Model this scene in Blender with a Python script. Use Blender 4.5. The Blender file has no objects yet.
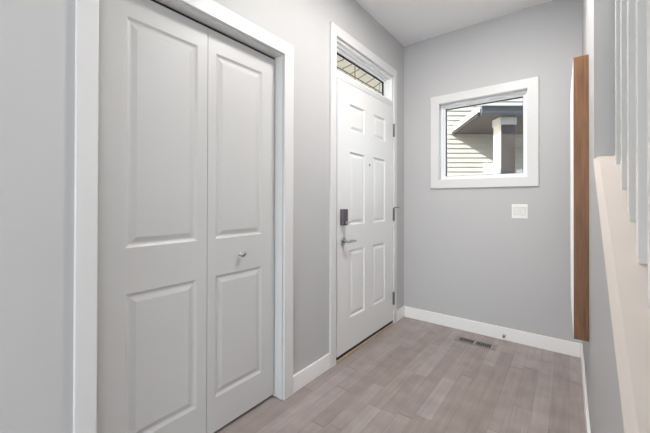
import bpy, bmesh, math, random
from mathutils import Vector, Matrix
random.seed(7)
S = bpy.context.scene
COL = S.collection

# ---------------------------------------------------------------- key sizes
XL = -1.3345            # face of the left wall
YB = 3.0536             # face of the back wall
XW = 0.0758             # face of the right wall
XW2 = 0.226             # far face of the right partition
H = 2.7358              # ceiling height
YE = 1.629              # where the full-height right partition ends
SL = 0.622              # slope of the stair
YR = -4.2               # rear wall
XS = 1.25               # far wall of the stair
XF2 = 4.6               # far wall of the living room behind the stair
YAW = 0.6543

# ---------------------------------------------------------------- camera
cam_d = bpy.data.cameras.new('camera')
cam = bpy.data.objects.new('camera', cam_d); COL.objects.link(cam)
cam_d.sensor_width = 36.0
cam_d.lens = 319.074 * 36.0 / 650.0
cam_d.shift_y = -(216.5 - 199.862) / 650.0
cam_d.clip_start = 0.02
f_ = Vector((-math.sin(YAW), math.cos(YAW), 0.0)); r_ = Vector((math.cos(YAW), math.sin(YAW), 0.0)); u_ = Vector((0, 0, 1))
PIT, ROL = 0.0046, 0.0021
fw = f_ * math.cos(PIT) + u_ * math.sin(PIT)
up = u_ * math.cos(PIT) - f_ * math.sin(PIT)
rt = r_ * math.cos(ROL) + up * math.sin(ROL)
up2 = up * math.cos(ROL) - r_ * math.sin(ROL)
M = Matrix((rt, up2, -fw)).transposed().to_4x4()
M.translation = Vector((0, 0, 1.16))
cam.matrix_world = M
S.camera = cam

# ---------------------------------------------------------------- world, sun, daylight
S.view_settings.view_transform = 'Standard'
S.view_settings.look = 'None'
S.view_settings.gamma = 1.0
S.view_settings.use_curve_mapping = False
S.view_settings.exposure = 0.5
SKY = 0.2
SUN_E = 9.0
DAY_E = 112.0
REAR_E = 76.0
LAMP_E = 56.0
world = bpy.data.worlds.new('sky'); S.world = world
world.use_nodes = True
wn = world.node_tree; wn.nodes.clear()
wo = wn.nodes.new('ShaderNodeOutputWorld'); wb = wn.nodes.new('ShaderNodeBackground'); ws = wn.nodes.new('ShaderNodeTexSky')
ws.sky_type = 'NISHITA'; ws.sun_disc = False; ws.sun_elevation = math.radians(30); ws.sun_rotation = math.radians(215)
ws.air_density = 1.0; ws.dust_density = 1.5; ws.ozone_density = 0.6
wb.inputs['Strength'].default_value = SKY
wn.links.new(ws.outputs['Color'], wb.inputs['Color']); wn.links.new(wb.outputs[0], wo.inputs['Surface'])

def light(name, kind, energy, loc, direction=(0, 0, -1), color=(1, 1, 1), size=1.0, size_y=None, shape=None, angle=None):
    d = bpy.data.lights.new(name, kind); d.energy = energy; d.color = color
    if kind == 'AREA':
        d.shape = shape or ('RECTANGLE' if size_y else 'SQUARE'); d.size = size
        if size_y: d.size_y = size_y
    if angle is not None: d.angle = angle
    o = bpy.data.objects.new(name, d); COL.objects.link(o)
    o.location = loc
    o.rotation_euler = Vector(direction).to_track_quat('-Z', 'Y').to_euler()
    return o
light('sun', 'SUN', SUN_E, (-6, -8, 7), (1.93, 2.74, -1.94), (1.0, 0.95, 0.86), angle=math.radians(0.6))
light('rear_window_daylight', 'AREA', REAR_E, (-0.04, YR + 0.03, 1.06), (0, 1, 0.0), (0.82, 0.91, 1.0), 2.3, 2.0)
light('living_window_daylight', 'AREA', DAY_E, (XF2 - 0.03, -2.2, 1.25), (-1, 0, 0), (0.90, 0.95, 1.0), 2.6, 2.2)

# ---------------------------------------------------------------- materials
def mat(name, base, rough=0.5, metal=0.0, bump=0.0, bscale=200.0, var=0.0, vscale=3.0, spec=0.5, emit=None, estr=0.0, stretch=None):
    m = bpy.data.materials.new(name); m.use_nodes = True
    nt = m.node_tree; b = nt.nodes['Principled BSDF']
    b.inputs['Base Color'].default_value = (*base, 1); b.inputs['Roughness'].default_value = rough; b.inputs['Metallic'].default_value = metal
    b.inputs['Specular IOR Level'].default_value = spec
    tc = nt.nodes.new('ShaderNodeTexCoord'); mp = nt.nodes.new('ShaderNodeMapping')
    nt.links.new(tc.outputs['Object'], mp.inputs['Vector'])
    if stretch: mp.inputs['Scale'].default_value = stretch
    if var > 0:
        n = nt.nodes.new('ShaderNodeTexNoise'); n.inputs['Scale'].default_value = vscale; n.inputs['Detail'].default_value = 4
        mx = nt.nodes.new('ShaderNodeMix'); mx.data_type = 'RGBA'
        mx.inputs['A'].default_value = (*[c * (1 - var) for c in base], 1); mx.inputs['B'].default_value = (*[min(1, c * (1 + var)) for c in base], 1)
        nt.links.new(mp.outputs['Vector'], n.inputs['Vector']); nt.links.new(n.outputs['Fac'], mx.inputs['Factor'])
        nt.links.new(mx.outputs['Result'], b.inputs['Base Color'])
    if bump > 0:
        n2 = nt.nodes.new('ShaderNodeTexNoise'); n2.inputs['Scale'].default_value = bscale; n2.inputs['Detail'].default_value = 2
        bp = nt.nodes.new('ShaderNodeBump'); bp.inputs['Strength'].default_value = bump; bp.inputs['Distance'].default_value = 0.002
        nt.links.new(mp.outputs['Vector'], n2.inputs['Vector']); nt.links.new(n2.outputs['Fac'], bp.inputs['Height']); nt.links.new(bp.outputs['Normal'], b.inputs['Normal'])
    if emit:
        b.inputs['Emission Color'].default_value = (*emit, 1); b.inputs['Emission Strength'].default_value = estr
    return m

M_WALL = mat('grey_wall_paint', (0.515, 0.512, 0.512), 0.55, bump=0.06, bscale=260, var=0.012, vscale=1.5)
M_CEIL = mat('ceiling_paint', (0.88, 0.875, 0.87), 0.8, bump=0.25, bscale=120, var=0.015)
M_TRIM = mat('white_trim_paint', (0.69, 0.687, 0.68), 0.38, var=0.01, vscale=2)
M_BASE = mat('white_baseboard_paint', (0.88, 0.87, 0.855), 0.36, var=0.01, vscale=2)
M_DOOR = mat('white_door_paint', (0.76, 0.758, 0.755), 0.35, bump=0.03, bscale=300, var=0.008)
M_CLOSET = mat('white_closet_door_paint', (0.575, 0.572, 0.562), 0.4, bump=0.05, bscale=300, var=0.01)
M_VINYL = mat('white_window_vinyl', (0.90, 0.91, 0.92), 0.3, var=0.005)
M_CHROME = mat('satin_nickel', (0.52, 0.52, 0.52), 0.28, 1.0, var=0.03, vscale=40)
M_DARKM = mat('dark_grey_lock_metal', (0.13, 0.13, 0.135), 0.35, 0.7, var=0.08, vscale=60)
M_HINGE = mat('dull_hinge_metal', (0.22, 0.22, 0.22), 0.4, 0.9, var=0.05, vscale=60)
M_BLACK = mat('black_rubber_and_gap_shade', (0.012, 0.012, 0.012), 0.7, var=0.1, vscale=30)  # rubber parts; also stands in for shade in the closet gap and vent
M_DARK = mat('dark_closet_interior', (0.05, 0.05, 0.05), 0.9, var=0.1, vscale=8)
M_THRESH = mat('tan_threshold_wood', (0.50, 0.38, 0.27), 0.5, var=0.12, vscale=30, stretch=(8, 0.5, 8))
M_SWITCH = mat('white_switch_plastic', (0.84, 0.83, 0.81), 0.3, var=0.004)
M_VENT = mat('taupe_vent_metal', (0.30, 0.27, 0.24), 0.45, 0.2, var=0.05, vscale=40)
M_CARPET = mat('beige_stair_carpet', (0.46, 0.43, 0.40), 0.95, bump=0.5, bscale=500, var=0.1, vscale=80)
M_CAME = mat('lead_came', (0.16, 0.13, 0.09), 0.45, 0.6, var=0.05, vscale=40)
M_CAP = mat('white_rail_cap_paint', (0.53, 0.475, 0.43), 0.42, var=0.01, vscale=3)
M_BAL = mat('white_baluster_paint', (0.66, 0.665, 0.65), 0.2, var=0.006)
M_FRONT = mat('white_front_lacquer', (0.86, 0.85, 0.84), 0.3, var=0.005)
M_LAMP = mat('frosted_lamp_glass', (0.9, 0.88, 0.84), 0.4, var=0.003, emit=(1.0, 0.97, 0.945), estr=LAMP_E)
M_SIDING = mat('cream_vinyl_siding', (0.62, 0.615, 0.57), 0.6, var=0.02, vscale=6)
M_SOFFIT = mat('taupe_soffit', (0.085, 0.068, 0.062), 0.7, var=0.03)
M_PSOFFIT = mat('beige_porch_soffit', (0.74, 0.70, 0.60), 0.7, var=0.03)
M_FASCIA = mat('white_fascia', (0.80, 0.77, 0.74), 0.5, var=0.01)
M_GUTTER = mat('slate_blue_gutter', (0.10, 0.115, 0.14), 0.4, var=0.04)
M_SHINGLE = mat('dark_shingle', (0.06, 0.06, 0.065), 0.9, bump=0.5, bscale=60, var=0.25, vscale=30)
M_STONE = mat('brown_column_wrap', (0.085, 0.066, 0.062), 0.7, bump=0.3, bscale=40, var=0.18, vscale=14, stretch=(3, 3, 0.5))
M_DTRIM = mat('dark_brown_drip_edge', (0.022, 0.018, 0.016), 0.6, var=0.05)
M_GROUND = mat('pale_concrete', (0.45, 0.44, 0.42), 0.9, bump=0.3, bscale=60, var=0.06, vscale=4)

def wood_mat():
    m = bpy.data.materials.new('brown_oak'); m.use_nodes = True
    nt = m.node_tree; b = nt.nodes['Principled BSDF']; N = nt.nodes.new; L = nt.links.new
    tc = N('ShaderNodeTexCoord'); mp = N('ShaderNodeMapping'); mp.inputs['Scale'].default_value = (120, 120, 6.0)
    n = N('ShaderNodeTexNoise'); n.inputs['Scale'].default_value = 1.0; n.inputs['Detail'].default_value = 6; n.inputs['Roughness'].default_value = 0.6
    mp2 = N('ShaderNodeMapping'); mp2.inputs['Scale'].default_value = (14, 14, 1.0)
    n2 = N('ShaderNodeTexNoise'); n2.inputs['Scale'].default_value = 2.0; n2.inputs['Detail'].default_value = 3
    cr = N('ShaderNodeValToRGB'); cr.color_ramp.elements[0].color = (0.085, 0.034, 0.013, 1); cr.color_ramp.elements[1].color = (0.255, 0.118, 0.048, 1)
    cr.color_ramp.elements[0].position = 0.34; cr.color_ramp.elements[1].position = 0.66
    mx = N('ShaderNodeMath'); mx.operation = 'MULTIPLY_ADD'; mx.inputs[1].default_value = 0.55
    m2 = N('ShaderNodeMath'); m2.operation = 'MULTIPLY'; m2.inputs[1].default_value = 0.45
    L(tc.outputs['Object'], mp.inputs['Vector']); L(mp.outputs[0], n.inputs['Vector']); L(tc.outputs['Object'], mp2.inputs['Vector']); L(mp2.outputs[0], n2.inputs['Vector'])
    L(n2.outputs['Fac'], m2.inputs[0]); L(n.outputs['Fac'], mx.inputs[0]); L(m2.outputs[0], mx.inputs[2]); L(mx.outputs[0], cr.inputs['Fac']); L(cr.outputs['Color'], b.inputs['Base Color'])
    b.inputs['Roughness'].default_value = 0.5
    bp = N('ShaderNodeBump'); bp.inputs['Strength'].default_value = 0.2; bp.inputs['Distance'].default_value = 0.002
    L(n.outputs['Fac'], bp.inputs['Height']); L(bp.outputs[0], b.inputs['Normal'])
    return m
M_WOOD = wood_mat()

def floor_mat():
    """maple strip floor running along y: 83 mm strips of random length, grey-brown stain"""
    m = bpy.data.materials.new('grey_maple_strip_floor'); m.use_nodes = True
    nt = m.node_tree; b = nt.nodes['Principled BSDF']; N = nt.nodes.new; L = nt.links.new
    def math_(op, a, b_=None, c=None):
        n = N('ShaderNodeMath'); n.operation = op
        for i, v in enumerate((a, b_, c)):
            if v is None: continue
            if isinstance(v, (int, float)): n.inputs[i].default_value = v
            else: L(v, n.inputs[i])
        return n.outputs[0]
    tc = N('ShaderNodeTexCoord'); sp = N('ShaderNodeSeparateXYZ'); L(tc.outputs['Object'], sp.inputs[0])
    px = math_('DIVIDE', math_('ADD', sp.outputs['X'], 10.0 + PLANK_OFF), PLANK_W)
    row = math_('FLOOR', px); fx = math_('FRACT', px)
    wn1 = N('ShaderNodeTexWhiteNoise'); wn1.noise_dimensions = '1D'; L(row, wn1.inputs['W'])
    off = math_('MULTIPLY', wn1.outputs['Value'], 7.0)
    py = math_('DIVIDE', math_('ADD', math_('ADD', sp.outputs['Y'], 10.0), off), 0.70)
    # irregular lengths: warp the run with a slow sine per row
    py = math_('ADD', py, math_('MULTIPLY', math_('SINE', math_('ADD', math_('MULTIPLY', py, 1.9), math_('MULTIPLY', row, 2.3))), 0.30))
    idx = math_('FLOOR', py); fy = math_('FRACT', py)
    cv = N('ShaderNodeCombineXYZ'); L(row, cv.inputs[0]); L(idx, cv.inputs[1])
    wn2 = N('ShaderNodeTexWhiteNoise'); wn2.noise_dimensions = '2D'; L(cv.outputs[0], wn2.inputs['Vector'])
    cr = N('ShaderNodeValToRGB'); e = cr.color_ramp.elements
    e[0].color = (0.308, 0.254, 0.228, 1); e[1].color = (0.386, 0.332, 0.311, 1)
    k = e.new(0.35); k.color = (0.338, 0.284, 0.259, 1); k = e.new(0.7); k.color = (0.358, 0.304, 0.281, 1)
    L(wn2.outputs['Value'], cr.inputs['Fac'])
    # grain
    mp = N('ShaderNodeMapping'); mp.inputs['Scale'].default_value = (55, 3.0, 1); L(tc.outputs['Object'], mp.inputs['Vector'])
    ad = N('ShaderNodeVectorMath'); ad.operation = 'ADD'; L(mp.outputs[0], ad.inputs[0]); L(wn2.outputs['Color'], ad.inputs[1])
    sc = N('ShaderNodeVectorMath'); sc.operation = 'SCALE'; sc.inputs['Scale'].default_value = 30; L(wn2.outputs['Color'], sc.inputs[0]); L(sc.outputs[0], ad.inputs[1])
    gn = N('ShaderNodeTexNoise'); gn.inputs['Scale'].default_value = 1.0; gn.inputs['Detail'].default_value = 5; L(ad.outputs[0], gn.inputs['Vector'])
    bl = N('ShaderNodeTexNoise'); bl.inputs['Scale'].default_value = 9.0; bl.inputs['Detail'].default_value = 3; L(tc.outputs['Object'], bl.inputs['Vector'])
    g = math_('MULTIPLY_ADD', gn.outputs['Fac'], 0.42, 0.79)
    g = math_('MULTIPLY', g, math_('MULTIPLY_ADD', bl.outputs['Fac'], 0.48, 0.76))
    # seams
    ex = math_('LESS_THAN', math_('MINIMUM', fx, math_('SUBTRACT', 1.0, fx)), 0.012)
    ey = math_('LESS_THAN', math_('MINIMUM', fy, math_('SUBTRACT', 1.0, fy)), 0.0035)
    seam = math_('MAXIMUM', ex, ey)
    g = math_('MULTIPLY', g, math_('SUBTRACT', 1.0, math_('MULTIPLY', seam, 0.32)))
    mu = N('ShaderNodeVectorMath'); mu.operation = 'SCALE'; L(cr.outputs['Color'], mu.inputs[0]); L(g, mu.inputs['Scale'])
    L(mu.outputs[0], b.inputs['Base Color'])
    b.inputs['Roughness'].default_value = 0.33
    b.inputs['Specular IOR Level'].default_value = 0.5
    bp = N('ShaderNodeBump'); bp.inputs['Strength'].default_value = 0.12; bp.inputs['Distance'].default_value = 0.001
    L(math_('SUBTRACT', gn.outputs['Fac'], seam), bp.inputs['Height']); L(bp.outputs[0], b.inputs['Normal'])
    return m
PLANK_W = 0.083; PLANK_OFF = 0.047
M_FLOOR = floor_mat()

def glass_mat(name, tint):
    m = bpy.data.materials.new(name); m.use_nodes = True
    nt = m.node_tree; nt.nodes.clear(); N = nt.nodes.new; L = nt.links.new
    o = N('ShaderNodeOutputMaterial'); t = N('ShaderNodeBsdfTransparent'); g = N('ShaderNodeBsdfGlossy'); mx = N('ShaderNodeMixShader')
    ge = N('ShaderNodeNewGeometry'); dt = N('ShaderNodeVectorMath'); dt.operation = 'DOT_PRODUCT'
    L(ge.outputs['Normal'], dt.inputs[0]); L(ge.outputs['Incoming'], dt.inputs[1])
    def mth(op, a, b=0.0, c=0.0):
        q = N('ShaderNodeMath'); q.operation = op
        for k, v in enumerate((a, b, c)):
            if isinstance(v, float): q.inputs[k].default_value = v
            else: L(v, q.inputs[k])
        return q
    fr = mth('MULTIPLY_ADD', mth('POWER', mth('SUBTRACT', 1.0, mth('ABSOLUTE', dt.outputs['Value']).outputs[0]).outputs[0], 5.0).outputs[0], 0.94, 0.03)
    n = N('ShaderNodeTexNoise'); n.inputs['Scale'].default_value = 2.0
    r = N('ShaderNodeMix'); r.data_type = 'RGBA'; r.inputs['A'].default_value = (*tint, 1); r.inputs['B'].default_value = (*[min(1, c * 1.02) for c in tint], 1)
    L(n.outputs['Fac'], r.inputs['Factor']); L(r.outputs['Result'], t.inputs['Color'])
    g.inputs['Roughness'].default_value = 0.02
    L(fr.outputs[0], mx.inputs['Fac']); L(t.outputs[0], mx.inputs[1]); L(g.outputs[0], mx.inputs[2]); L(mx.outputs[0], o.inputs['Surface'])
    return m
M_GLASS = glass_mat('clear_window_glass', (0.95, 0.97, 0.97))

# ---------------------------------------------------------------- mesh helpers
class MB:
    def __init__(self): self.v = []; self.f = []
    def add(self, vs, fs):
        o = len(self.v); self.v += [tuple(p) for p in vs]; self.f += [tuple(o + i for i in f) for f in fs]; return self
    def box(self, x0, x1, y0, y1, z0, z1):
        return self.add([(x0,y0,z0),(x1,y0,z0),(x1,y1,z0),(x0,y1,z0),(x0,y0,z1),(x1,y0,z1),(x1,y1,z1),(x0,y1,z1)],
                        [(0,3,2,1),(4,5,6,7),(0,1,5,4),(1,2,6,5),(2,3,7,6),(3,0,4,7)])
    def prism(self, poly, axis, a0, a1):
        """closed 2-D polygon pushed along an axis; axis x: (y,z), y: (x,z), z: (x,y)"""
        def p3(p, a): return {'x': (a, p[0], p[1]), 'y': (p[0], a, p[1]), 'z': (p[0], p[1], a)}[axis]
        n = len(poly)
        vs = [p3(p, a0) for p in poly] + [p3(p, a1) for p in poly]
        fs = [tuple(range(n))[::-1], tuple(range(n, 2 * n))] + [(i, (i + 1) % n, n + (i + 1) % n, n + i) for i in range(n)]
        return self.add(vs, fs)
    def plate(self, outer, holes, axis, a0, a1):
        """rectangle with rectangular holes, pushed along an axis; coordinates as in prism"""
        us = sorted({outer[0], outer[1], *[h[0] for h in holes], *[h[1] for h in holes]})
        vs = sorted({outer[2], outer[3], *[h[2] for h in holes], *[h[3] for h in holes]})
        us = [u for u in us if outer[0] <= u <= outer[1]]; vs = [v for v in vs if outer[2] <= v <= outer[3]]
        def p3(u, v, a): return {'x': (a, u, v), 'y': (u, a, v), 'z': (u, v, a)}[axis]
        idx = {}
        def vid(i, j, k):
            if (i, j, k) not in idx:
                idx[(i, j, k)] = len(self.v); self.v.append(p3(us[i], vs[j], (a0, a1)[k]))
            return idx[(i, j, k)]
        def full(i, j):
            if not (0 <= i < len(us) - 1 and 0 <= j < len(vs) - 1): return False
            cu, cv = (us[i] + us[i + 1]) / 2, (vs[j] + vs[j + 1]) / 2
            return not any(h[0] < cu < h[1] and h[2] < cv < h[3] for h in holes)
        for i in range(len(us) - 1):
            for j in range(len(vs) - 1):
                if not full(i, j): continue
                self.f.append((vid(i,j,0), vid(i,j+1,0), vid(i+1,j+1,0), vid(i+1,j,0)))
                self.f.append((vid(i,j,1), vid(i+1,j,1), vid(i+1,j+1,1), vid(i,j+1,1)))
                if not full(i-1, j): self.f.append((vid(i,j,0), vid(i,j,1), vid(i,j+1,1), vid(i,j+1,0)))
                if not full(i+1, j): self.f.append((vid(i+1,j,0), vid(i+1,j+1,0), vid(i+1,j+1,1), vid(i+1,j,1)))
                if not full(i, j-1): self.f.append((vid(i,j,0), vid(i+1,j,0), vid(i+1,j,1), vid(i,j,1)))
                if not full(i, j+1): self.f.append((vid(i,j+1,0), vid(i,j+1,1), vid(i+1,j+1,1), vid(i+1,j+1,0)))
        return self
    def tube(self, path, radii, n=16, caps=True):
        """swept circle through 3-D points with a radius at each"""
        P = [Vector(p) for p in path]; rings = []
        if isinstance(radii, (int, float)): radii = [radii] * len(P)
        t0 = (P[1] - P[0]).normalized(); a = t0.orthogonal().normalized(); tp = t0
        for i, p in enumerate(P):
            t = (P[min(i + 1, len(P) - 1)] - P[max(i - 1, 0)])
            t = t.normalized() if t.length > 1e-9 else tp
            if t.dot(tp) < 0: t = -t        # keep the ring order where a profile turns back
            tp = t
            a = (a - t * a.dot(t)).normalized(); bb = t.cross(a)
            o = len(self.v)
            for k in range(n):
                an = 2 * math.pi * k / n
                self.v.append(tuple(p + (a * math.cos(an) + bb * math.sin(an)) * radii[i]))
            rings.append(o)
        for i in range(len(rings) - 1):
            for k in range(n):
                k2 = (k + 1) % n
                self.f.append((rings[i] + k, rings[i] + k2, rings[i + 1] + k2, rings[i + 1] + k))
        if caps:
            self.f.append(tuple(rings[0] + k for k in range(n))[::-1]); self.f.append(tuple(rings[-1] + k for k in range(n)))
        return self
    def build(self, name, m, parent=None, bevel=0.0, seg=2, smooth=False, origin=None, weld=True):
        me = bpy.data.meshes.new(name); o0 = Vector(origin) if origin else Vector((0, 0, 0))
        me.from_pydata([tuple(Vector(p) - o0) for p in self.v], [], self.f)
        bm = bmesh.new(); bm.from_mesh(me)
        if weld: bmesh.ops.remove_doubles(bm, verts=bm.verts, dist=1e-6)
        bmesh.ops.recalc_face_normals(bm, faces=bm.faces)
        bm.to_mesh(me); bm.free()
        for p in me.polygons: p.use_smooth = smooth
        o = bpy.data.objects.new(name, me); COL.objects.link(o); o.location = o0
        me.materials.append(m)
        if bevel > 0:
            md = o.modifiers.new('edge', 'BEVEL'); md.width = bevel; md.segments = seg; md.limit_method = 'ANGLE'; md.angle_limit = math.radians(35)
            md.harden_normals = False
        if parent is not None:
            o.parent = parent
            o.matrix_parent_inverse = Matrix.Translation(-Vector(parent.location)) if parent.rotation_euler.z == 0 else Matrix.Identity(4)
        return o

def tag(o, label=None, cat=None, group=None, kind=None):
    if label: o['label'] = label
    if cat: o['category'] = cat
    if group: o['group'] = group
    if kind: o['kind'] = kind
    return o
def empty(name, loc, label, cat, group=None, kind=None, rz=0.0):
    o = bpy.data.objects.new(name, None); COL.objects.link(o); o.location = loc; o.rotation_euler = (0, 0, rz)
    o.empty_display_size = 0.05
    return tag(o, label, cat, group, kind)
def struct(o, label, cat): return tag(o, label, cat, kind='structure')

# ================================================================ THE SHELL
CL_Y0, CL_Y1, CL_Z = 0.405, 1.333, 2.019          # closet opening
FD_Y0, FD_Y1, FD_Z = 1.853, 2.795, 2.345          # front door opening with its transom
WX0, WX1, WZ0, WZ1 = -0.983, -0.268, 1.360, 2.083  # window opening
WT = 0.15

struct(MB().box(XL - WT, XF2 + 0.12, YR - 0.12, YB + WT, -0.12, 0.0).build('floor', M_FLOOR), 'grey brown hardwood strip floor running to the back wall', 'floor')
struct(MB().plate((XL - WT, XF2 + 0.12, YR - 0.12, YB + WT), [(XW2, XF2 + 1, -0.5, YB + WT + 1)], 'z', H, H + 0.2).build('ceiling', M_CEIL), 'pale textured ceiling above the entry', 'ceiling')
struct(MB().plate((YR, YB + WT, 0, H), [(CL_Y0, CL_Y1, -1, CL_Z), (FD_Y0, FD_Y1, -1, FD_Z)], 'x', XL - WT, XL).build('wall_left', M_WALL), 'grey painted wall holding the closet and the front door', 'wall')
struct(MB().plate((XL, XS + 0.12, 0, 5.2), [(WX0, WX1, WZ0, WZ1)], 'y', YB, YB + WT).build('wall_back', M_WALL), 'grey painted end wall with the small square window', 'wall')
struct(MB().prism([(-0.46, 0), (YB, 0), (YB, 5.2), (YE, 5.2), (YE, 1.338 - 0.02), (-0.46, 1.338 - 0.02 - SL * (YE + 0.46))], 'x', XW, XW2).build('wall_right', M_WALL),
       'grey partition and sloping half wall beside the stairs', 'wall')
struct(MB().plate((XL, XF2, 0, H), [(-1.2, 1.12, 0.04, 2.1)], 'y', YR - 0.12, YR).build('wall_rear', M_WALL), 'grey wall far behind with a big bright window opening', 'wall')
struct(MB().plate((YR, -0.5, 0, H), [(-3.5, -0.9, 0.15, 2.35)], 'x', XF2, XF2 + 0.12).build('wall_living', M_WALL), 'grey living room wall with a wide bright window opening', 'wall')
struct(MB().box(XS + 0.12, XF2, -0.62, -0.5, 0, H).build('wall_side', M_WALL), 'grey living room wall behind the stairs', 'wall')
struct(MB().plate((-0.62, YB, 0, 5.2), [], 'x', XS, XS + 0.12).build('wall_stair', M_WALL), 'grey wall on the far side of the stairs', 'wall')
struct(MB().box(XW2, XS, -0.62, -0.5, H, 5.2).box(XW2 - 0.12, XW2, -0.5, YE, H + 0.2, 5.2).box(XW2 - 0.12, XS + 0.12, -0.62, YB + WT, 5.2, 5.3).build('wall_upper', M_WALL), 'upper stairwell enclosure above the stairs', 'wall')
# closet carcass behind the folding doors
struct(MB().plate((CL_Y0 - 0.15, CL_Y1 + 0.15, 0.0, H), [(CL_Y0 - 0.1, CL_Y1 + 0.1, 0.02, H - 0.1)], 'x', XL - 0.75, XL - WT)
       .box(XL - 0.8, XL - 0.75, CL_Y0 - 0.15, CL_Y1 + 0.15, 0, H).build('wall_closet', M_DARK), 'dark closet interior behind the folding doors', 'wall')

# baseboards
BH, BT = 0.105, 0.014
def base(name, mb, label): struct(mb.build(name, M_BASE, bevel=0.004), label, 'baseboard')
base('baseboard_left', MB().box(XL, XL + BT, 1.4085, 1.7865, 0, BH), 'short white baseboard between closet and front door')
base('baseboard_corner', MB().box(XL, XL + BT, 2.8505, YB, 0, BH), 'tiny white baseboard between front door and corner')
base('baseboard_back', MB().box(XL + BT, XW, YB - BT, YB, 0, BH), 'long white baseboard under the window wall')
base('baseboard_right', MB().box(XW - BT, XW, -0.46, YB - BT, 0, BH), 'white baseboard along the right wall')
base('baseboard_near', MB().box(XL, XL + BT, YR, 0.3397, 0, BH), 'white baseboard left of the closet')

# casings
CT = 0.018
struct(MB().plate((0.3402, 1.408, 0, 2.0944), [(CL_Y0, CL_Y1, -1, CL_Z)], 'x', XL, XL + CT).build('trim_1', M_TRIM, bevel=0.003), 'wide flat white casing around the closet opening', 'door casing')
struct(MB().plate((1.787, 2.850, 0, 2.4166), [(FD_Y0, FD_Y1, -1, FD_Z)], 'x', XL, XL + CT).build('trim_2', M_TRIM, bevel=0.003), 'flat white casing around front door and transom', 'door casing')
# closet jamb lining
struct(MB().plate((CL_Y0, CL_Y1, 0, CL_Z), [(CL_Y0 + 0.004, CL_Y1 - 0.004, -1, CL_Z - 0.004)], 'x', XL - WT, XL).build('trim_3', M_TRIM), 'white jamb lining inside the closet opening', 'jamb')

# ================================================================ PANELLED LEAVES
def leaf(mb, y0, y1, z0, z1, x, thick, panels, ring):
    """a slab facing +x with moulded panels; ring = [(inset, depth)...] from the panel's edge inwards"""
    us = sorted({y0, y1, *[p[0] for p in panels], *[p[1] for p in panels]}); vs = sorted({z0, z1, *[p[2] for p in panels], *[p[3] for p in panels]})
    for i in range(len(us) - 1):
        for j in range(len(vs) - 1):
            cu, cv = (us[i] + us[i+1]) / 2, (vs[j] + vs[j+1]) / 2
            if any(p[0] < cu < p[1] and p[2] < cv < p[3] for p in panels): continue
            mb.add([(x, us[i], vs[j]), (x, us[i+1], vs[j]), (x, us[i+1], vs[j+1]), (x, us[i], vs[j+1])], [(0, 1, 2, 3)])
    for (a, b, c, d) in panels:
        prev = [(x, a, c), (x, b, c), (x, b, d), (x, a, d)]
        for ins, dep in ring:
            cur = [(x - dep, a + ins, c + ins), (x - dep, b - ins, c + ins), (x - dep, b - ins, d - ins), (x - dep, a + ins, d - ins)]
            mb.add(prev + cur, [(0, 1, 5, 4), (1, 2, 6, 5), (2, 3, 7, 6), (3, 0, 4, 7)])
            prev = cur
        mb.add(prev, [(0, 1, 2, 3)])
    bk = x - thick
    # rim and back, sharing the outline of the front
    for i in range(len(us) - 1):
        for zz in (z0, z1): mb.add([(x, us[i], zz), (x, us[i+1], zz), (bk, us[i+1], zz), (bk, us[i], zz)], [(0, 1, 2, 3)])
    for j in range(len(vs) - 1):
        for yy in (y0, y1): mb.add([(x, yy, vs[j]), (x, yy, vs[j+1]), (bk, yy, vs[j+1]), (bk, yy, vs[j])], [(0, 1, 2, 3)])
    mb.add([(bk, y0, z0), (bk, y1, z0), (bk, y1, z1), (bk, y0, z1)], [(0, 1, 2, 3)])
    return mb

# ---- closet: two folding leaves
XC = XL - 0.06
RING_C = [(0.010, 0.007), (0.016, 0.0085), (0.022, 0.0075), (0.040, 0.001), (0.043, 0.0008)]
closet = empty('door_2', (XC, 0.87, 0), 'white two-panel folding closet door at the left', 'closet door', kind='structure')
for (a, b, pa, pb) in ((0.425, 0.8795, 0.522, 0.828), (0.8825, 1.3245, 0.926, 1.226)):
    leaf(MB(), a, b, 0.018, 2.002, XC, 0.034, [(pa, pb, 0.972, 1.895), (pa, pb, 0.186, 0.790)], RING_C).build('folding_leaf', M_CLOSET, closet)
kn = MB().tube([(XC, 1.078, 0.878), (XC + 0.003, 1.078, 0.878), (XC + 0.0035, 1.078, 0.878), (XC + 0.014, 1.078, 0.878), (XC + 0.018, 1.078, 0.878), (XC + 0.024, 1.078, 0.878), (XC + 0.029, 1.078, 0.878), (XC + 0.031, 1.078, 0.878)],
          [0.012, 0.012, 0.006, 0.006, 0.0125, 0.0155, 0.012, 0.004], 20)
tag(kn.build('knob', M_CHROME, closet, smooth=True), 'small round brushed metal knob')
MB().box(XC - 0.03, XC - 0.004, CL_Y0 + 0.006, CL_Y1 - 0.006, 2.003, 2.0147).build('track', M_BLACK, closet)  # track, coloured black to paint the shaded gap above the leaves

# ---- front door with six panels
XD = XL + 0.008
front = empty('door_1', (XD, 2.33, 0), 'white six-panel front door with lever and keypad lock', 'front door', kind='structure')
RING_D = [(0.008, 0.009), (0.016, 0.011), (0.024, 0.0085), (0.036, 0.002), (0.039, 0.0015)]
c1, c2 = (2.040, 2.262), (2.403, 2.622)
pan = []
for c in (c1, c2): pan += [(*c, 1.700, 1.903), (*c, 0.981, 1.537), (*c, 0.276, 0.790)]
leaf(MB(), 1.872, 2.786, 0.040, 2.052, XD, 0.044, pan, RING_D).build('door_slab', M_DOOR, front)
tag(MB().box(XD - 0.044, XD - 0.001, 1.872, 2.786, 0.020, 0.0395).build('door_sweep', M_BLACK, front), 'black rubber sweep under the door')
tag(MB().box(XL - WT, XL + 0.016, FD_Y0 + 0.001, FD_Y1 - 0.001, 0.0005, 0.016).build('threshold', M_THRESH, front, bevel=0.003), 'tan wooden threshold')
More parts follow.
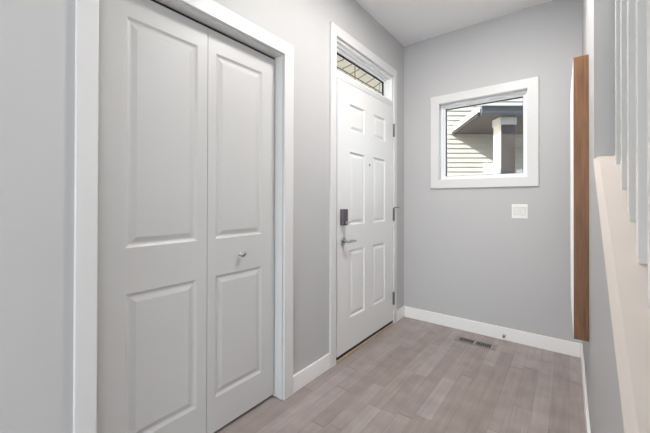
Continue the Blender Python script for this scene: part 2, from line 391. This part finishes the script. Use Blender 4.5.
# jamb lining beside and the bar over the slab
MB().plate((FD_Y0, FD_Y1, 0, 2.10), [(1.868, 2.790, -1, 2.056)], 'x', XL - WT, XL + 0.006).build('jamb', M_TRIM, front)
# hinges
for k, (za, zb) in enumerate(((1.772, 1.892), (0.978, 1.098), (0.188, 0.304))):
    hb = MB(); yh = 2.792; xh = XL + 0.017
    hb.tube([(xh, yh, za), (xh, yh, zb)], 0.008, 12)
    hb.tube([(xh, yh, zb), (xh, yh, zb + 0.008)], [0.005, 0.003], 12)
    hb.box(xh - 0.012, xh - 0.004, yh - 0.014, yh + 0.002, za, zb)
    hg = hb.build('hinge', M_HINGE, front)
    if k == 1:
        sb = MB(); sb.tube([(xh, yh, zb + 0.004), (xh + 0.020, yh + 0.020, zb + 0.008), (xh + 0.024, yh + 0.058, zb + 0.004)], [0.005, 0.0045, 0.0045], 8)
        sb.tube([(xh + 0.024, yh + 0.050, zb + 0.005), (xh + 0.012, yh + 0.060, zb + 0.002)], 0.006, 8)
        so = sb.build('hinge_stop', M_HINGE, hg); so.matrix_parent_inverse = Matrix.Identity(4)
        tag(so, 'small hinge-pin door stop')
# keypad lock
kb = MB().box(XD, XD + 0.030, 1.909, 1.972, 0.985, 1.104)
lock = kb.build('deadbolt_cover', M_DARKM, front, bevel=0.005, seg=3); tag(lock, 'dark grey lock cover with rounded corners')
tb = MB().tube([(XD + 0.028, 1.945, 1.006), (XD + 0.036, 1.945, 1.006)], [0.012, 0.011], 16)
tb.box(XD + 0.036, XD + 0.050, 1.927, 1.967, 1.001, 1.011)
tt = tb.build('thumb_turn', M_CHROME, lock, bevel=0.001); tt.matrix_parent_inverse = Matrix.Identity(4)
# lever handle
lv = MB(); yl, zl = 1.945, 0.868
lv.tube([(XD, yl, zl), (XD + 0.006, yl, zl), (XD + 0.011, yl, zl), (XD + 0.0115, yl, zl)], [0.032, 0.032, 0.027, 0.012], 28)
rose = lv.build('lever_rose', M_CHROME, front, smooth=False)
lb = MB().tube([(XD + 0.011, yl, zl), (XD + 0.040, yl, zl), (XD + 0.048, yl + 0.006, zl), (XD + 0.052, yl + 0.022, zl), (XD + 0.052, yl + 0.06, zl - 0.001), (XD + 0.050, yl + 0.095, zl - 0.004), (XD + 0.047, yl + 0.112, zl - 0.007)],
               [0.011, 0.011, 0.0115, 0.0105, 0.0095, 0.008, 0.006], 16)
lo = lb.build('lever', M_CHROME, rose, smooth=True); lo.matrix_parent_inverse = Matrix.Identity(4)
tag(MB().tube([(XD - 0.002, 2.337, 1.464), (XD + 0.003, 2.337, 1.464), (XD + 0.0035, 2.337, 1.464)], [0.0085, 0.0085, 0.005], 16).build('peephole', M_DARKM, front), 'tiny dark peephole')

# ---- transom light over the door
GX = XL - 0.075
tr = empty('window_2', (XL, 2.33, 2.1), 'narrow leaded transom window over the front door', 'transom window', kind='structure')
y0, y1, z0, z1 = FD_Y0, FD_Y1, 2.10, FD_Z
def ring(o, i): return [(o[0] + i, o[1] - i, o[2] + i, o[3] - i)]
O = (y0, y1, z0, z1)
fr = MB()
fr.plate(O, ring(O, 0.016), 'x', XL - 0.11, XL - 0.004)
O2 = ring(O, 0.016)[0]; fr.plate(O2, ring(O2, 0.016), 'x', XL - 0.108, XL - 0.030)
O3 = ring(O2, 0.016)[0]; fr.plate(O3, ring(O3, 0.016), 'x', XL - 0.106, XL - 0.055)
fr.build('transom_frame', M_VINYL, tr, weld=False)
O4 = ring(O3, 0.016)[0]
MB().plate(O4, ring(O4, 0.006), 'x', GX - 0.012, GX + 0.004).build('glass_gasket', M_BLACK, tr)
MB().box(GX - 0.006, GX - 0.002, O4[0] + 0.004, O4[1] - 0.004, O4[2] + 0.004, O4[3] - 0.004).build('glass', M_GLASS, tr)
cm = MB(); gx = GX
ga, gb, gc, gd = O4[0] + 0.006, O4[1] - 0.006, O4[2] + 0.006, O4[3] - 0.006
cm.tube([(gx, ga, 2.188), (gx, gb, 2.187)], 0.0042, 6)
cm.tube([(gx, 2.242, gc), (gx, 2.242, gd)], 0.0042, 6)
for ys, zs in ((1.93, 2.188), (2.045, 2.188), (2.165, 2.188), (2.285, 2.188), (2.42, 2.188), (2.55, 2.188)):
    ye = ys + (gd - zs) / 0.62
    za = gd
    if ye > gb: za = zs + (gb - ys) * 0.62; ye = gb
    cm.tube([(gx, ys, zs), (gx, ye, za)], 0.003, 6)
for ys in (1.99, 2.11, 2.242, 2.36, 2.49, 2.60):
    pts = [(gx, ys, 2.187), (gx, ys - 0.004, 2.172), (gx, ys - 0.022, 2.158), (gx, ys - 0.048, 2.156), (gx, ys - 0.064, 2.166)]
    cm.tube([p for p in pts if p[2] > gc], 0.003, 6)
tag(cm.build('lead_came', M_CAME, tr), 'dark lead lines of the transom glass')

# ---- window in the back wall
win = empty('window_1', ((WX0 + WX1) / 2, YB, WZ0), 'small square white framed window on the end wall', 'window', kind='structure')
MB().plate((-1.0585, -0.1946, 1.2846, 2.1572), [(WX0, WX1, WZ0, WZ1)], 'y', YB - 0.018, YB).build('casing', M_TRIM, win, bevel=0.003)
wo_ = (WX0, WX1, WZ0, WZ1)
MB().plate(wo_, ring(wo_, 0.004), 'y', YB - 0.014, YB + WT).build('reveal', M_TRIM, win)
w1 = ring(wo_, 0.004)[0]
MB().plate(w1, ring(w1, 0.020), 'y', YB + 0.050, YB + WT - 0.01).build('window_frame', M_VINYL, win, bevel=0.002)
w2 = ring(w1, 0.020)[0]
MB().plate(w2, ring(w2, 0.016), 'y', YB + 0.066, YB + WT - 0.02).build('sash', M_VINYL, win, bevel=0.002)
w3 = ring(w2, 0.016)[0]
MB().plate(w3, ring(w3, 0.004), 'y', YB + 0.078, YB + 0.098).build('gasket', M_BLACK, win)
MB().box(w3[0] + 0.003, w3[1] - 0.003, YB + 0.086, YB + 0.090, w3[2] + 0.003, w3[3] - 0.003).build('glass', M_GLASS, win)

# ================================================================ STAIRS AND RAILING
def capz(y): return 1.338 + SL * (y - YE)
y0s, y1s = -0.40, YE - 0.001
prof = [(XW - 0.003, -0.019), (XW - 0.003, -0.013), (XW - 0.001, -0.011), (0.090, 0.0), (XW2 + 0.004, 0.0), (XW2 + 0.008, -0.004), (XW2 + 0.008, -0.019)]
cb = MB(); n = len(prof)
cb.add([(p[0], y0s, capz(y0s) + p[1]) for p in prof] + [(p[0], y1s, capz(y1s) + p[1]) for p in prof],
       [tuple(range(n))[::-1], tuple(range(n, 2 * n))] + [(i, (i + 1) % n, n + (i + 1) % n, n + i) for i in range(n)])
struct(cb.build('trim_4', M_CAP), 'sloping cream white cap on the stair half wall', 'wall cap')
stair = MB()
RISE, RUN = 0.18, 0.18 / SL
poly = [(-0.28, 0.0)]; yy, zz = -0.28, 0.0
while yy + RUN < YB - 0.02:
    zz += RISE; poly += [(yy, zz)]; yy += RUN; poly += [(yy, zz)]
zz += RISE; poly += [(yy, zz), (YB - 0.001, zz), (YB - 0.001, 0.0)]
struct(stair.prism(poly, 'x', XW2 + 0.009, XS - 0.001).build('floor_stair', M_CARPET, bevel=0.012), 'carpeted stair flight behind the railing', 'stairs')

rail = empty('stair_railing', (0.151, 0.6, capz(0.6)), 'white railing with square balusters standing on the sloping half wall cap', 'railing')
BS = 0.034; BX = 0.134; RH = 0.95
yb_list = [1.562 - 0.1545 * k for k in range(12)]
for yb in yb_list:
    if yb < -0.2: continue
    ya, yz = yb, yb + BS
    v = [(BX, ya, capz(ya)), (BX + BS, ya, capz(ya)), (BX + BS, yz, capz(yz)), (BX, yz, capz(yz)),
         (BX, ya, capz(ya) + RH), (BX + BS, ya, capz(ya) + RH), (BX + BS, yz, capz(yz) + RH), (BX, yz, capz(yz) + RH)]
    MB().add(v, [(0,3,2,1),(4,5,6,7),(0,1,5,4),(1,2,6,5),(2,3,7,6),(3,0,4,7)]).build('baluster', M_BAL, rail, bevel=0.0012)
hp = [(BX - 0.014, 0.0), (BX - 0.016, 0.03), (BX - 0.006, 0.05), (BX + BS + 0.006, 0.05), (BX + BS + 0.016, 0.03), (BX + BS + 0.014, 0.0)]
n = len(hp); hb = MB(); ya, yz = -0.34, YE - 0.001
hb.add([(p[0], ya, capz(ya) + RH + p[1]) for p in hp] + [(p[0], yz, capz(yz) + RH + p[1]) for p in hp],
       [tuple(range(n))[::-1], tuple(range(n, 2 * n))] + [(i, (i + 1) % n, n + (i + 1) % n, n + i) for i in range(n)])
hb.build('handrail', M_BAL, rail)
MB().box(0.10, 0.20, -0.40, -0.30, capz(-0.30), 1.30).box(0.09, 0.21, -0.41, -0.29, 1.30, 1.33).build('newel_post', M_BAL, rail, bevel=0.004)

# ================================================================ THINGS
# wooden box with a white bowed front on the right wall
YA, YZ, ZA, ZB = 2.05, 2.75, 0.467, 1.893
XF = 0.0155
hang = empty('wall_hanging', (XW, YA, ZA), 'tall brown oak box with white bowed front hanging on the right wall', 'wall hanging')
MB().plate((YA, YZ, ZA, ZB), [(YA + 0.02, YZ - 0.02, ZA + 0.02, ZB - 0.02)], 'x', XF, XW - 0.0005).box(XF + 0.02, XF + 0.03, YA + 0.02, YZ - 0.02, ZA + 0.02, ZB - 0.02).build('wooden_frame', M_WOOD, hang, bevel=0.0015, weld=False)
fb = MB(); nz = 36; prof = []
for i in range(nz + 1):
    z = ZA + 0.01 + (ZB - ZA - 0.02) * i / nz
    dt, db = (ZB - 0.01 - z), (z - ZA - 0.01)
    k = min(1.0, dt / 0.17, (math.sin(min(1.0, db / 0.26) * math.pi / 2)))
    prof.append((XF - 0.0005 - 0.0118 * max(0.0, k), z))
prof += [(XF + 0.0002, ZB - 0.01), (XF + 0.0002, ZA + 0.01)]
fb.prism(prof, 'y', YA + 0.004, YZ - 0.004)
tag(fb.build('front_panel', M_FRONT, hang), 'white bowed front')

# switch plate
sw = empty('light_switch', (-0.326, YB, 1.02), 'white double rocker light switch on the end wall below the window', 'light switch')
MB().plate((-0.382, -0.270, 1.023, 1.139), [(-0.368, -0.331, 1.047, 1.115), (-0.321, -0.284, 1.047, 1.115)], 'y', YB - 0.007, YB - 0.0003).build('cover_plate', M_SWITCH, sw, bevel=0.002)
for a in (-0.3675, -0.3205):
    v = [(a, YB - 0.006), (a + 0.036, YB - 0.006)]
    MB().prism([(YB - 0.001, 1.0490), (YB - 0.0035, 1.0490), (YB - 0.0075, 1.081), (YB - 0.0115, 1.1130), (YB - 0.001, 1.1130)], 'x', a + 0.001, a + 0.035).build('rocker', M_SWITCH, sw, bevel=0.001)

# floor register
vent = empty('floor_vent', (-0.618, 2.834, 0), 'small taupe floor register set in the hardwood below the window', 'floor vent')
vx0, vx1, vy0, vy1 = -0.772, -0.463, 2.782, 2.886
holes = []
for s0, s1 in ((-0.738, -0.628), (-0.608, -0.498)):
    for k in range(7):
        a = s0 + (s1 - s0) * k / 7
        holes.append((a, a + 0.0120, 2.798, 2.868))
MB().plate((vx0, vx1, vy0, vy1), holes, 'z', 0.0015, 0.004).build('faceplate', M_VENT, vent)
tag(MB().box(vx0 + 0.01, vx1 - 0.01, vy0 + 0.01, vy1 - 0.01, 0.0004, 0.0014).build('duct_shade_sheet', M_BLACK, vent), 'black sheet for the shade under the slots')  # flat black sheet stands in for the unlit duct below the slots

# door stop on the baseboard
ds = empty('door_stop', (-0.435, YB - BT, 0.042), 'small metal door stop screwed to the white baseboard near the floor vent', 'door stop')
yd = YB - BT
tag(MB().tube([(-0.435, yd, 0.042), (-0.435, yd - 0.004, 0.042), (-0.435, yd - 0.005, 0.042), (-0.435, yd - 0.030, 0.042)], [0.013, 0.012, 0.006, 0.006], 16).build('stem', M_CHROME, ds), 'brushed metal stem')
tag(MB().tube([(-0.435, yd - 0.030, 0.042), (-0.435, yd - 0.033, 0.042), (-0.435, yd - 0.042, 0.042), (-0.435, yd - 0.046, 0.042)], [0.008, 0.010, 0.010, 0.006], 16).build('bumper', M_HINGE, ds), 'dark grey tip')

# ceiling lamps of the hall (above and behind the view): flat discs
def lamp(x, y, label):
    L_ = empty('ceiling_lamp', (x, y, H), label, 'ceiling lamp')
    MB().tube([(x, y, H - 0.0005), (x, y, H - 0.022), (x, y, H - 0.026), (x, y, H - 0.026), (x, y, H - 0.020)], [0.24, 0.24, 0.232, 0.200, 0.198], 48).build('base', M_FRONT, L_)
    MB().tube([(x, y, H - 0.0215), (x, y, H - 0.0245)], [0.197, 0.195], 48).build('diffuser', M_LAMP, L_)
lamp(-0.42, 1.66, 'flat round white disc lamp flush on the entry ceiling')

# ================================================================ OUTSIDE
struct(MB().box(-14, 14, YB + WT + 0.02, 22, -0.62, -0.5).box(-14, XL - WT - 0.02, -10, YB + WT + 0.02, -0.62, -0.5).build('ground', M_GROUND), 'pale concrete ground outside', 'ground')
# porch cover outside the front door
po = MB(); px1 = XL - WT - 0.001
for k in range(18):
    ya = 1.2 + k * 0.16
    po.box(-2.62, px1, ya, ya + 0.152, 2.74, 2.80)
po.box(-2.62, px1, 1.2, 4.08, 2.80, 2.9)
struct(po.build('ceiling_porch', M_PSOFFIT), 'beige porch soffit seen through the transom', 'porch soffit')
struct(MB().box(-2.74, -2.62, 1.2, 4.08, 2.62, 2.9).build('beam_porch', M_DTRIM), 'dark porch beam at the edge of the soffit', 'porch beam')

# the house next door, seen through the window; local x = along its wall, y = away from us
NH = empty('neighbour_house', (0, 0, 1.16), 'cream sided neighbouring house with covered porch outside the window', 'house', rz=YAW)
def hbuild(mb, name, m, parent=NH, **k):
    o = mb.build(name, m, None, **k); o.parent = parent; o.matrix_parent_inverse = Matrix.Identity(4); return o
DW = 6.445
sid = MB(); rows = 52; stp = 0.0945; zb = -1.66
pr = [(DW + 0.12, zb)]
for k in range(rows):
    pr += [(DW - 0.020, zb + k * stp), (DW - 0.003, zb + (k + 0.92) * stp), (DW + 0.006, zb + (k + 0.93) * stp), (DW + 0.006, zb + (k + 0.999) * stp)]
pr += [(DW + 0.12, zb + rows * stp)]
sid.prism(pr, 'x', 0.6, 7.5)
hbuild(sid, 'siding_wall', M_SIDING)
ZS = 1.36
A = (2.43, 5.0); B = (2.585, DW - 0.02); R2 = 5.6
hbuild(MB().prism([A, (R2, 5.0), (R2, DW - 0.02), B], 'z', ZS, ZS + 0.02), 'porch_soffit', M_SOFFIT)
ux, uy = (B[0] - A[0]), (B[1] - A[1]); ln = math.hypot(ux, uy); nx, ny = -uy / ln, ux / ln
def off(p, t): return (p[0] + nx * t, p[1] + ny * t)
# side fascia with a dark drip edge beneath
hbuild(MB().prism([off(A, 0.0), off(B, 0.0), off(B, 0.03), off(A, 0.03)], 'z', ZS + 0.042, ZS + 0.135), 'fascia', M_FASCIA, bevel=0.003)
hbuild(MB().prism([off(A, 0.0), off(B, 0.0), off(B, 0.034), off(A, 0.034)], 'z', ZS - 0.020, ZS + 0.0415), 'drip_edge', M_DTRIM)
# front gutter: an ogee trough along the near eave
gp = [(4.999, ZS - 0.002), (4.975, ZS - 0.002), (4.965, ZS + 0.03), (4.960, ZS + 0.09), (4.945, ZS + 0.125), (4.945, ZS + 0.135), (4.955, ZS + 0.135), (4.999, ZS + 0.12)]
hbuild(MB().prism(gp, 'x', 2.44, R2), 'gutter', M_GUTTER)
rf = MB().prism([(A[0] + 0.03, 4.96), (R2, 4.96), (R2, DW - 0.02), (B[0] + 0.03, DW - 0.02)], 'z', ZS + 0.06, ZS + 0.12)
hbuild(rf, 'porch_roof', M_SHINGLE)
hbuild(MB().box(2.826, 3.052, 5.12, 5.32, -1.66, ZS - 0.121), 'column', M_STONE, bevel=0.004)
tag(hbuild(MB().box(2.811, 2.8255, 5.115, 5.325, -1.66, ZS - 0.121), 'column_side_board', M_FASCIA), 'cream board on the column side')
hbuild(MB().box(2.80, 3.068, 5.095, 5.345, ZS - 0.12, ZS - 0.001), 'column_cap', M_FASCIA, bevel=0.004)
hbuild(MB().box(3.20, 3.41, DW - 0.035, DW - 0.015, -1.66, 0.78), 'corner_board', M_FASCIA, bevel=0.003)
